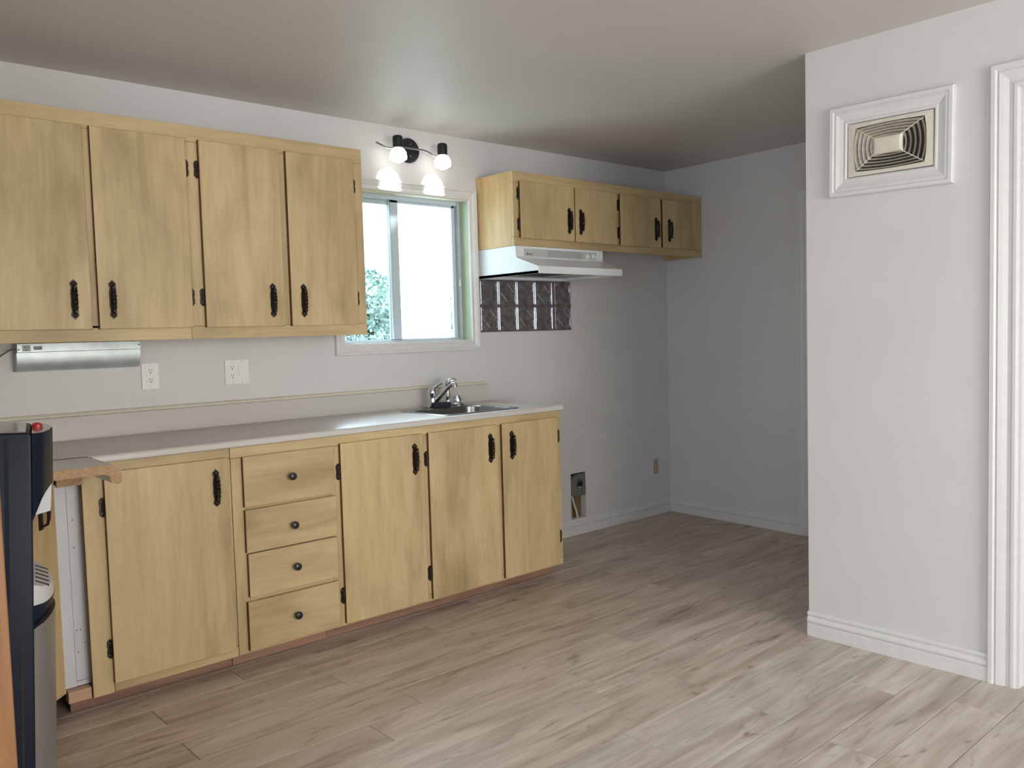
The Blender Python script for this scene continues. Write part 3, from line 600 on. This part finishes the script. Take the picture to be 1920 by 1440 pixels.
# ================================================================== PRESSED TIN PANEL
tp = thing('tin_backsplash', 'dark pressed tin backsplash panel below the range hood', 'backsplash', (3.57, -.003, 1.33))
box('backing', 3.193, 3.951, -.0035, -.0008, 1.3305, 1.6380, tin, tp)
def ridge(m, a, b, w, y, mat):
    a, b = Vector((a[0], 0, a[1])), Vector((b[0], 0, b[1])); d_ = (b - a).normalized(); n_ = Vector((-d_.z, 0, d_.x)) * w
    vs = [a - n_, a + n_, b + n_, b - n_, a, b]; vs = [(v.x, y if i < 4 else y - .0028, v.z) for i, v in enumerate(vs)]
    m.add(vs, [(0, 4, 5, 3), (4, 1, 2, 5), (0, 1, 4), (2, 3, 5)], mat)
xs_ = [3.194, 3.336, 3.482, 3.631, 3.783, 3.950]; zs_ = [1.332, 1.4845, 1.6375]
for j in range(2):
    for i in range(5):
        a, b, c, d_ = xs_[i], xs_[i + 1], zs_[j], zs_[j + 1]; yb = -.0036
        m = MB(); m.box(a + .0008, b - .0008, yb - .0014, yb, c + .0008, d_ - .0008, tin); y2 = yb - .0014
        if i == 4 : a += .018
        w = b - a; h = d_ - c; cx, cz = (a + b) / 2, (c + d_) / 2
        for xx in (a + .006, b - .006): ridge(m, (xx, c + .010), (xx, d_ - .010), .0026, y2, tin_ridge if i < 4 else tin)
        for zz in (c + .006, d_ - .006): ridge(m, (a + .010, zz), (b - .010, zz), .0030, y2, tin)
        r_ = min(w, h) * .36
        P = [(cx, cz + r_), (cx + r_, cz), (cx, cz - r_), (cx - r_, cz)]
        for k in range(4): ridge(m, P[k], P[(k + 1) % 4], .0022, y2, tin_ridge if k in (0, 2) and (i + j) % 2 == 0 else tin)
        for sx in (1, -1):
            for sz in (1, -1):
                for q in range(3):
                    fx = cx + sx * (w * .30 + q * .007); fz = cz + sz * (h * .36 - q * .006)
                    ridge(m, (fx - .004, fz + sx * sz * .004), (fx + .005, fz - sx * sz * .006), .0015, y2, tin_ridge if q == 1 else tin)
        for q in range(4): m.lathe([(.0028, 0), (.0022, .0018), (.0006, .0026)], tin_ridge, 6, T=Matrix.Translation((b - .016, y2, c + (.03 if (i + j) % 2 else .085) + q * .011)) @ Matrix.Rotation(R(90), 4, 'X'))
        ridge(m, (b - .016, c + (.085 if (i + j) % 2 else .025)), (b - .016, c + (.13 if (i + j) % 2 else .068)), .002, y2, tin_ridge)
        m.obj('tile', tp)
# ================================================================== WALL LAMP
lp = thing('wall_lamp', 'black two-bulb wall spotlight on a wavy rod above the window', 'lamp', (2.722, 0, 2.318))
m = MB(); m.lathe([(.066, 0), (.066, .012), (.060, .020), (.020, .022)], lamp_black, 36, T=Matrix.Translation((2.722, -.0005, 2.318)) @ Matrix.Rotation(R(90), 4, 'X')); m.obj('wall_plate', lp, smooth=True)
for dz in (.030, -.032): MB().lathe([(.005, 0), (.004, .004), (.001, .005)], nickel, 10, T=Matrix.Translation((2.722, -.022, 2.318 + dz)) @ Matrix.Rotation(R(90), 4, 'X')).obj('screw', lp)
m = MB(); pts = []
ctrl = [(2.475, 2.321), (2.505, 2.311), (2.540, 2.300), (2.560, 2.301), (2.600, 2.310), (2.660, 2.315), (2.722, 2.3155), (2.770, 2.3155), (2.800, 2.311), (2.825, 2.301), (2.845, 2.292), (2.862, 2.291)]
m.tube([(a, -.070, z) for a, z in ctrl], .0048, nickel, 10)
m.lathe([(.008, 0), (.008, .050)], lamp_black, 12, T=Matrix.Translation((2.722, -.020, 2.3155)) @ Matrix.Rotation(R(90), 4, 'X')); m.obj('rod', lp, smooth=True)
for (bx, bzt) in ((2.590, 2.366), (2.880, 2.361)):
    zt = bzt
    m = MB(); m.lathe([(.012, 0), (.022, -.003), (.027, -.010), (.0275, -.020), (.0275, -.064), (.020, -.066)], lamp_black, 24, T=Matrix.Translation((bx, -.098, zt)))
    m.tube([(bx, -.070, zt - .060), (bx, -.090, zt - .050)], .006, nickel, 8); c_ = m.obj('lamp_cup', lp, smooth=True)
    m = MB(); m.lathe([(.022, -.064), (.033, -.072), (.043, -.090), (.046, -.112), (.044, -.126), (.028, -.135), (.010, -.142)], bulb_m, 6, T=Matrix.Translation((bx, -.098, zt)) @ Matrix.Rotation(R(20), 4, 'Z')); m.obj('glass_shade', c_)
    l = bpy.data.lights.new('lamp_spot', 'SPOT'); l.energy = 10; l.spot_size = R(62); l.spot_blend = .25; l.shadow_soft_size = .012; l.color = (1, .98, .94)
    lo = bpy.data.objects.new('lamp_spot', l); lo.location = (bx, -.098, zt - .146); lo.rotation_euler = (R(56), 0, 0); COL.objects.link(lo)
# ================================================================== UNDER-CABINET LIGHT, PLATES
uc = thing('strip_light', 'galvanised strip light fixture on the wall below the long cabinet', 'light fixture', (1.02, -.03, 1.22))
m = MB(); m.box(.787, 1.256, -.058, -.0008, 1.2990, 1.3340, galv); m.obj('housing', uc, bevel=.0015)
m = MB(); pr = [(-.0010, 1.2985), (-.060, 1.2985), (-.0605, 1.285), (-.0585, 1.262), (-.052, 1.243), (-.040, 1.229), (-.020, 1.2235), (-.001, 1.2225)]
m.prism(pr, .7845, 1.252, 'yz', galv); m.obj('reflector', uc, smooth=True)
def sockets(m, cx, cz, y, s=1.0, holes=((.020, 1), (-.020, 1))):
    for dz, _ in holes:
        for dx in (-.0055, .0055): m.box(cx + dx * s - .0011, cx + dx * s + .0011, y - .0006, y, cz + dz + .001, cz + dz + .009, slot_black)
        m.lathe([(.0028, 0), (.0028, .0006)], slot_black, 10, T=Matrix.Translation((cx, y, cz + dz - .006)) @ Matrix.Rotation(R(90), 4, 'X'))
m = MB(); m.box(.806, .835, -.0600, -.0582, 1.3035, 1.3275, grey_plastic); sockets(m, .8205, 1.314, -.0600, 1, ((0, 1),)); m.obj('socket', uc)
m = MB(); m.box(.846, .876, -.0610, -.0582, 1.3080, 1.3220, louvre_grey); m.obj('switch', uc, bevel=.0008)
for x, z in ((.7935, 1.3105), (1.2480, 1.3180)): MB().lathe([(.003, 0), (.002, .0016)], slot_black, 8, T=Matrix.Translation((x, -.058, z)) @ Matrix.Rotation(R(90), 4, 'X')).obj('screw', uc)
m = MB(); m.tube([(.7850, -.045, 1.3120), (.765, -.050, 1.3100), (.742, -.050, 1.2960), (.715, -.050, 1.2760), (.690, -.048, 1.2500), (.66, -.04, 1.18), (.655, -.026, 1.08), (.655, -.024, .99)], .0030, brown_cable, 8); o = m.obj('power_cord', uc, smooth=True)
ot = thing('wall_outlet', 'white double wall outlet just below the strip light', 'outlet', (1.3075, 0, 1.12))
box('face_plate', 1.2700, 1.3450, -.0062, -.0008, 1.1210, 1.2360, white_plastic, ot, .0018)
m = MB(); m.box(1.2910, 1.3245, -.0072, -.0063, 1.1450, 1.2120, white_plastic); sockets(m, 1.3078, 1.1785, -.0072); m.obj('receptacle', ot)
for z in (1.1300, 1.2270): MB().lathe([(.0022, 0), (.002, .0008)], nickel, 8, T=Matrix.Translation((1.3078, -.0062, z)) @ Matrix.Rotation(R(90), 4, 'X')).obj('screw', ot)
ot = thing('outlet_switch_plate', 'white wall plate with double outlet and rocker switch, left of the window', 'outlet', (1.702, 0, 1.12))
box('face_plate', 1.6440, 1.7600, -.0062, -.0008, 1.1190, 1.2350, white_plastic, ot, .0018)
m = MB(); m.box(1.6620, 1.6950, -.0072, -.0063, 1.1430, 1.2100, white_plastic); sockets(m, 1.6785, 1.1765, -.0072); m.obj('receptacle', ot)
m = MB(); m.prism([(-.0063, 1.1430), (-.0075, 1.1430), (-.0105, 1.1765), (-.0075, 1.2100), (-.0063, 1.2100)], 1.7090, 1.7420, 'yz', white_plastic); m.obj('rocker', ot)
for x in (1.6785, 1.7255):
    for z in (1.1280, 1.2260): MB().lathe([(.0022, 0), (.002, .0008)], nickel, 8, T=Matrix.Translation((x, -.0062, z)) @ Matrix.Rotation(R(90), 4, 'X')).obj('screw', ot)
# ---- stove outlet box in its rough hole
sb = thing('stove_outlet_box', 'green-grey metal stove outlet box in a rough wall hole with cable below', 'electrical box', (3.983, .02, .105))
m = MB(); m.prism([(3.9165, .255), (4.048, .248), (4.050, .300), (4.046, .398), (4.010, .392), (3.9700, .396), (3.9300, .380), (3.9165, .366)], -.004, .040, 'xz', green_metal); m.obj('box', sb, bevel=.001)
m = MB(); Tk = Matrix.Translation((3.990, -.0045, .328)) @ Matrix.Rotation(R(90), 4, 'X'); m.lathe([(.034, 0), (.034, .002), (.030, .0035), (.026, .002)], steel, 20, T=Tk); m.obj('knockout_ring', sb, smooth=True)
m = MB(); m.lathe([(.021, .0036), (.021, .0046)], slot_black, 12, T=Matrix.Translation((3.994, -.0045, .328)) @ Matrix.Rotation(R(90), 4, 'X')); m.box(3.9745, 4.0, -.0092, -.0088, .304, .312, chrome); m.obj('receptacle', sb)
box('stud', 3.9500, 4.0500, .045, .090, .106, .250, old_stud, sb); box('stud', 3.9155, 3.9420, .030, .080, .106, .205, old_stud, sb)
box('back_board', 3.9145, 4.0515, .100, .115, .106, .400, slot_black, sb)
m = MB(); m.tube([(3.9500, .030, .252), (3.9560, .020, .200), (3.9700, .012, .150), (3.9780, .010, .108)], .0075, cable_m, 8); m.obj('cable', sb, smooth=True)
jb = thing('junction_box', 'small yellowed wall box without a cover near the far corner', 'electrical box', (4.786, 0, .29))
m = MB(); m.box(4.7605, 4.8115, .010, .060, .2925, .3975, beige_old); m.obj('box', jb)
m = MB(); m.box(4.7680, 4.8040, -.004, .0095, .3000, .3760, beige_old); m.box(4.7700, 4.8020, .000, .0095, .3770, .3960, green_paint); m.obj('receptacle', jb, bevel=.002)
# ================================================================== WALL VENT
vt = thing('wall_vent', 'ivory return air vent with nested curved louvres in a white moulded frame', 'vent', (xp(-2.34), -2.34, 2.0))
TV = frame_T((xp(-2.342) - .0008, -2.342, 2.003), (.0103, -1, 0), (0, .0, 1), (-1, 0, 0))
VC = [(0, 0), (0, .012), (.006, .015), (.014, .012), (.028, .016), (.042, .022), (.050, .019), (.054, .026), (.066, .026), (.070, .020), (.070, 0)]
for sd in ('bottom', 'top', 'left', 'right'): mitre_piece(VC, sd, -.167, .167, -.106, .106, trim_paint, TV @ Matrix.Rotation(R(-.9), 4, 'Z')).obj('frame_moulding', vt)
TV = TV @ Matrix.Rotation(R(-.4), 4, 'Z')
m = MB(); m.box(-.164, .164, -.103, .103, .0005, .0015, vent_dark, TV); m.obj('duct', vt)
def ring_pts(a, b, bow, n=10):
    P = []
    for (p, q, nx, ny, bw) in (((-a, -b), (a, -b), 0, -1, bow * .55), ((a, -b), (a, b), 1, 0, bow), ((a, b), (-a, b), 0, 1, bow * .55), ((-a, b), (-a, -b), -1, 0, bow)):
        for i in range(n):
            t = i / n; s_ = 1 - (2 * t - 1) ** 2; P.append((p[0] + (q[0] - p[0]) * t + nx * bw * s_, p[1] + (q[1] - p[1]) * t + ny * bw * s_))
    return P
def ring(m, l0, h0, l1, h1, mat, th=.0):
    n = len(l0); vs = [(*p, h0) for p in l0] + [(*p, h1) for p in l1]
    m.add(vs, [(i, (i + 1) % n, (i + 1) % n + n, i + n) for i in range(n)], mat, TV)
    if th:
        vs = [(*p, h0 - th) for p in l0] + [(*p, h1 - th) for p in l1]; m.add(vs, [(i + n, (i + 1) % n + n, (i + 1) % n, i) for i in range(n)], mat, TV)
        m.add([(*p, h1) for p in l1] + [(*p, h1 - th) for p in l1], [(i, (i + 1) % n, (i + 1) % n + n, i + n) for i in range(n)], mat, TV)
m = MB(); o_ = ring_pts(.163, .102, 0); i_ = ring_pts(.132, .084, .008)
ring(m, o_, .004, o_, .010, vent_pl); ring(m, o_, .010, i_, .013, vent_pl); ring(m, i_, .013, i_, .004, vent_pl); m.obj('grille_rim', vt)
for k in range(5):
    f = k / 5; a = .126 - f * .078; b = .079 - f * .052; bow = .012 * (1 - f * .5)
    a2 = a - .0095; b2 = b - .0068
    m = MB(); ring(m, ring_pts(a, b, bow), .0125 + k * .002, ring_pts(a2, b2, bow), .0045 + k * .002, vent_blade, .0015); m.obj('louvre', vt)
m = MB(); c0 = ring_pts(.056, .033, -.002); c1 = ring_pts(.050, .029, -.004); c2 = ring_pts(.034, .020, -.005)
ring(m, c0, .014, c0, .024, vent_pl); ring(m, c0, .024, c1, .030, vent_pl); ring(m, c1, .030, c2, .031, vent_pl); m.add([(*p, .031) for p in c2], [tuple(range(len(c2)))], vent_pl, TV); m.obj('centre_plate', vt)
for (sx, sy) in ((1, 1), (1, -1), (-1, 1), (-1, -1)):
    m = MB(); m.tube([(sx * .128, sy * .080, .0115), (sx * .052, sy * .030, .028)], .0016, vent_pl, 6, TV); m.obj('rib', vt)
# ================================================================== WATER COOLER, WOODEN CABINET
wc = thing('water_cooler', 'tall navy-black water cooler with silver front at the left edge', 'water cooler', (.38, -1.42, 0))
al = R(12.63); nx, ny = math.cos(al), -math.sin(al); W = .305
# local frame: u = forward (out of the front face), v = up, w = towards the far side
TC = Matrix(((nx, 0, math.sin(al), .506), (ny, 0, math.cos(al), -1.579), (0, 1, 0, 0), (0, 0, 0, 1)))
Mp = Matrix.Translation((0, .012, 0))   # stands a little crooked, tipped forward on its front edge
TC = TC @ Matrix.Rotation(R(-2.5), 4, 'Z') @ Mp
TC = Matrix.Translation((-.063, .013, 0)) @ TC
HB = 1.108; D = .046
body = [(-.33, .0), (0, .0), (0, HB - .006), (-.006, HB), (-.33, HB)]
m = MB(); m.prism(body, 0, W, 'xy', navy, TC); m.obj('body', wc, bevel=.006, seg=3, smooth=True)
def bulge(e, zf, w0=.0, n=16, p=.5):
    P = []
    for i in range(n + 1):
        t = i / n; u = e * (max(0, math.sin(math.pi * t)) ** p); P.append((u + .0004, zf(u), w0 + (W - 2 * w0) * t))
    return P
def shell(name, lo, hi, mat, parent, smooth=True):
    n = len(lo); m = MB(); m.add(lo + hi, [(k, k + 1, k + 1 + n, k + n) for k in range(n - 1)] + [tuple(range(n)), tuple(n + k for k in range(n)), (n - 1, 0, n, 2 * n - 1)], mat, TC); return m
def zarc(u): t = min(1, u / D); return .897 + .076 * (1 - (1 - t) ** 1.9) 
m = shell('head', bulge(D, zarc), bulge(D, lambda u: HB - .003), navy, wc); m.obj('head', wc, smooth=True)
m = MB(); m.box(-.322, -.012, HB + .0002, HB + .003, .010, W - .010, cool_top, TC); m.obj('lid', wc, bevel=.001)
m = shell('nose_lid', bulge(D - .004, lambda u: HB - .002, .006), bulge(D - .004, lambda u: HB + .001, .006), cool_top, wc); m.obj('nose_lid', wc)
m = MB(); m.lathe([(.013, 0), (.012, .008), (.006, .012), (.001, .013)], red_pl, 16, T=TC @ Matrix.Translation((.012, HB + .001, W * .45)) @ Matrix.Rotation(R(-90), 4, 'X')); m.obj('hot_water_button', wc, smooth=True)
# pale inner wall of the dispensing bay below the rounded head
pl = [(.0006, .886), (D - .006, .896), (D - .003, zarc(D) + .004)] + [(D * k / 8, zarc(D * k / 8) + .004) for k in range(7, 0, -1)] + [(.0006, .900)]
m = MB(); m.prism(pl, W * .46, W * .54, 'xy', silver_lt, TC); m.obj('dispenser_cover', wc, smooth=True)
# drip tray bulging forward
def tray(e, z): return bulge(e, lambda u: z, .010)
m = MB(); LPS = [tray(.004, .640), tray(.028, .652), tray(.041, .668), tray(.047, .690)]; n = len(LPS[0]); vs = sum(LPS, []); fs = []
for i in range(3):
    for k in range(n - 1): fs.append((i * n + k, i * n + k + 1, (i + 1) * n + k + 1, (i + 1) * n + k))
fs += [tuple(range(n)), tuple(3 * n + k for k in range(n))]; m.add(vs, fs, navy, TC); m.obj('tray_bowl', wc, smooth=True)
m = shell('drip_tray', bulge(.046, lambda u: .6905, .012), bulge(.042, lambda u: .720 + .020 * (1 - u / .042), .014), silver_lt, wc)
m.obj('drip_tray', wc, smooth=True)
for k in range(5):
    zz = lambda u: .720 + .020 * (1 - u / .042)
    MB().prism([(.004, zz(.004) + .0008), (.034, zz(.034) + .0008), (.034, zz(.034) - .001), (.004, zz(.004) - .001)], .060 + k * .042, .072 + k * .042, 'xy', slot_black, TC).obj('tray_slot', wc)
m = shell('front_panel', bulge(.048, lambda u: .020, .004), bulge(.048, lambda u: .636 + .02 * u / .048, .004), silver_pl, wc); m.obj('front_panel', wc, smooth=True)
m = MB(); m.box(-.31, -.02, -.0005 - .0, .0, .02, W - .02, black_pl, TC); m.obj('foot', wc)
m = MB(); m.box(-.028, -.022, .03, .60, -.0012, -.0003, slot_black, TC); m.obj('side_seam', wc)
m = MB()
for r_ in range(15):
    for c__ in range(4): m.lathe([(.0034, 0), (.0034, .0008)], louvre_grey, 6, T=TC @ Matrix.Translation((-.125 + c__ * .011 + (r_ % 2) * .0055, .63 + r_ * .010, -.0002)) @ Matrix.Rotation(R(180), 4, 'X'))
m.obj('side_grille', wc)
MB().box(-.056, -.048, .70, HB - .012, -.0016, -.0002, navy, TC).obj('side_rib', wc)
oc = thing('wooden_cabinet', 'orange-brown stained wooden cabinet corner at the extreme left edge', 'cabinet', (0, -1.84, 0))
m = MB(); m.box(-.35, .333, -2.010, -1.66, .06, 1.215, orange_wood); m.box(-.33, .313, -1.99, -1.68, 0, .06, orange_wood); m.obj('carcass', oc, bevel=.003)
m = MB(); m.box(-.36, .343, -2.02, -1.65, 1.2155, 1.238, orange_wood); m.obj('top', oc, bevel=.004)
m = MB(); m.box(-.012, .335, -2.030, -2.0105, .070, 1.205, orange_wood); d_ = m.obj('door', oc, bevel=.003)
m = MB(); m.lathe([(.006, 0), (.006, .012), (.014, .018), (.012, .026), (.003, .028)], knob_m, 16, T=Matrix.Translation((.03, -2.030, .80)) @ Matrix.Rotation(R(90), 4, 'X')); m.obj('knob', d_, smooth=True)
m = MB(); m.box(-.340, -.014, -2.030, -2.0105, .070, 1.205, orange_wood); d_ = m.obj('door', oc, bevel=.003)
m = MB(); m.lathe([(.006, 0), (.006, .012), (.014, .018), (.012, .026), (.003, .028)], knob_m, 16, T=Matrix.Translation((-.05, -2.030, .80)) @ Matrix.Rotation(R(90), 4, 'X')); m.obj('knob', d_, smooth=True)
# ================================================================== OUTSIDE
gd = MB().box(-20, 40, .3, 60, -.6, -.5, grass_m).obj('lawn'); struct(gd, 'grass lawn behind the house')
def tree(x, y, h, rad, n, label, seed):
    rnd = random.Random(seed); t = thing('garden_tree', label, 'tree', (x, y, -.5), 'trees outside the kitchen window')
    m = MB(); m.tube([(x, y, -.5), (x + .1, y, h * .4), (x, y + .1, h * .85)], [.14, .10, .03], bark_m, 8)
    for k in range(9):
        a = rnd.uniform(0, 6.3); z = h * rnd.uniform(.2, .7); m.tube([(x, y, z), (x + math.cos(a) * rad * .7, y + math.sin(a) * rad * .7, z + .5)], [.035, .01], bark_m, 5)
    m.obj('trunk', t)
    m = MB()
    for i in range(n):
        u = rnd.random() ** .7; z = h * (1 - u * .92); rr = rad * (u ** .55) * rnd.uniform(.35, 1.0) * (1 + .25 * math.sin(z * 7)); a = rnd.uniform(0, 6.283)
        c = Vector((x + rr * math.cos(a), y + rr * math.sin(a), z)); M_ = Euler((rnd.uniform(-1, 1), rnd.uniform(-1, 1), rnd.uniform(0, 6.3))).to_matrix(); s_ = rnd.uniform(.03, .065)
        vs = [tuple(c + M_ @ Vector(v)) for v in ((-s_, 0, 0), (0, -s_ * .5, .008), (s_, 0, 0), (0, s_ * .5, -.008))]; m.add(vs, [(0, 1, 2), (0, 2, 3)], leaf_m)
    o = m.obj('foliage', t); o['kind'] = 'stuff'
tree(6.35, 6.2, 2.25, 1.25, 6000, 'leafy tree seen through the left half of the kitchen window', 3)
tree(8.9, 7.8, 2.0, 1.0, 2500, 'pale leafy bush seen through the right half of the kitchen window', 5)
m = MB(); m.tube([(2, 9, 1.95), (8, 9.0, 2.02), (16, 9, 1.96)], .02, slot_black, 6); tag(m.obj('overhead_cable'), 'thin overhead cable crossing the sky outside the window', 'cable')
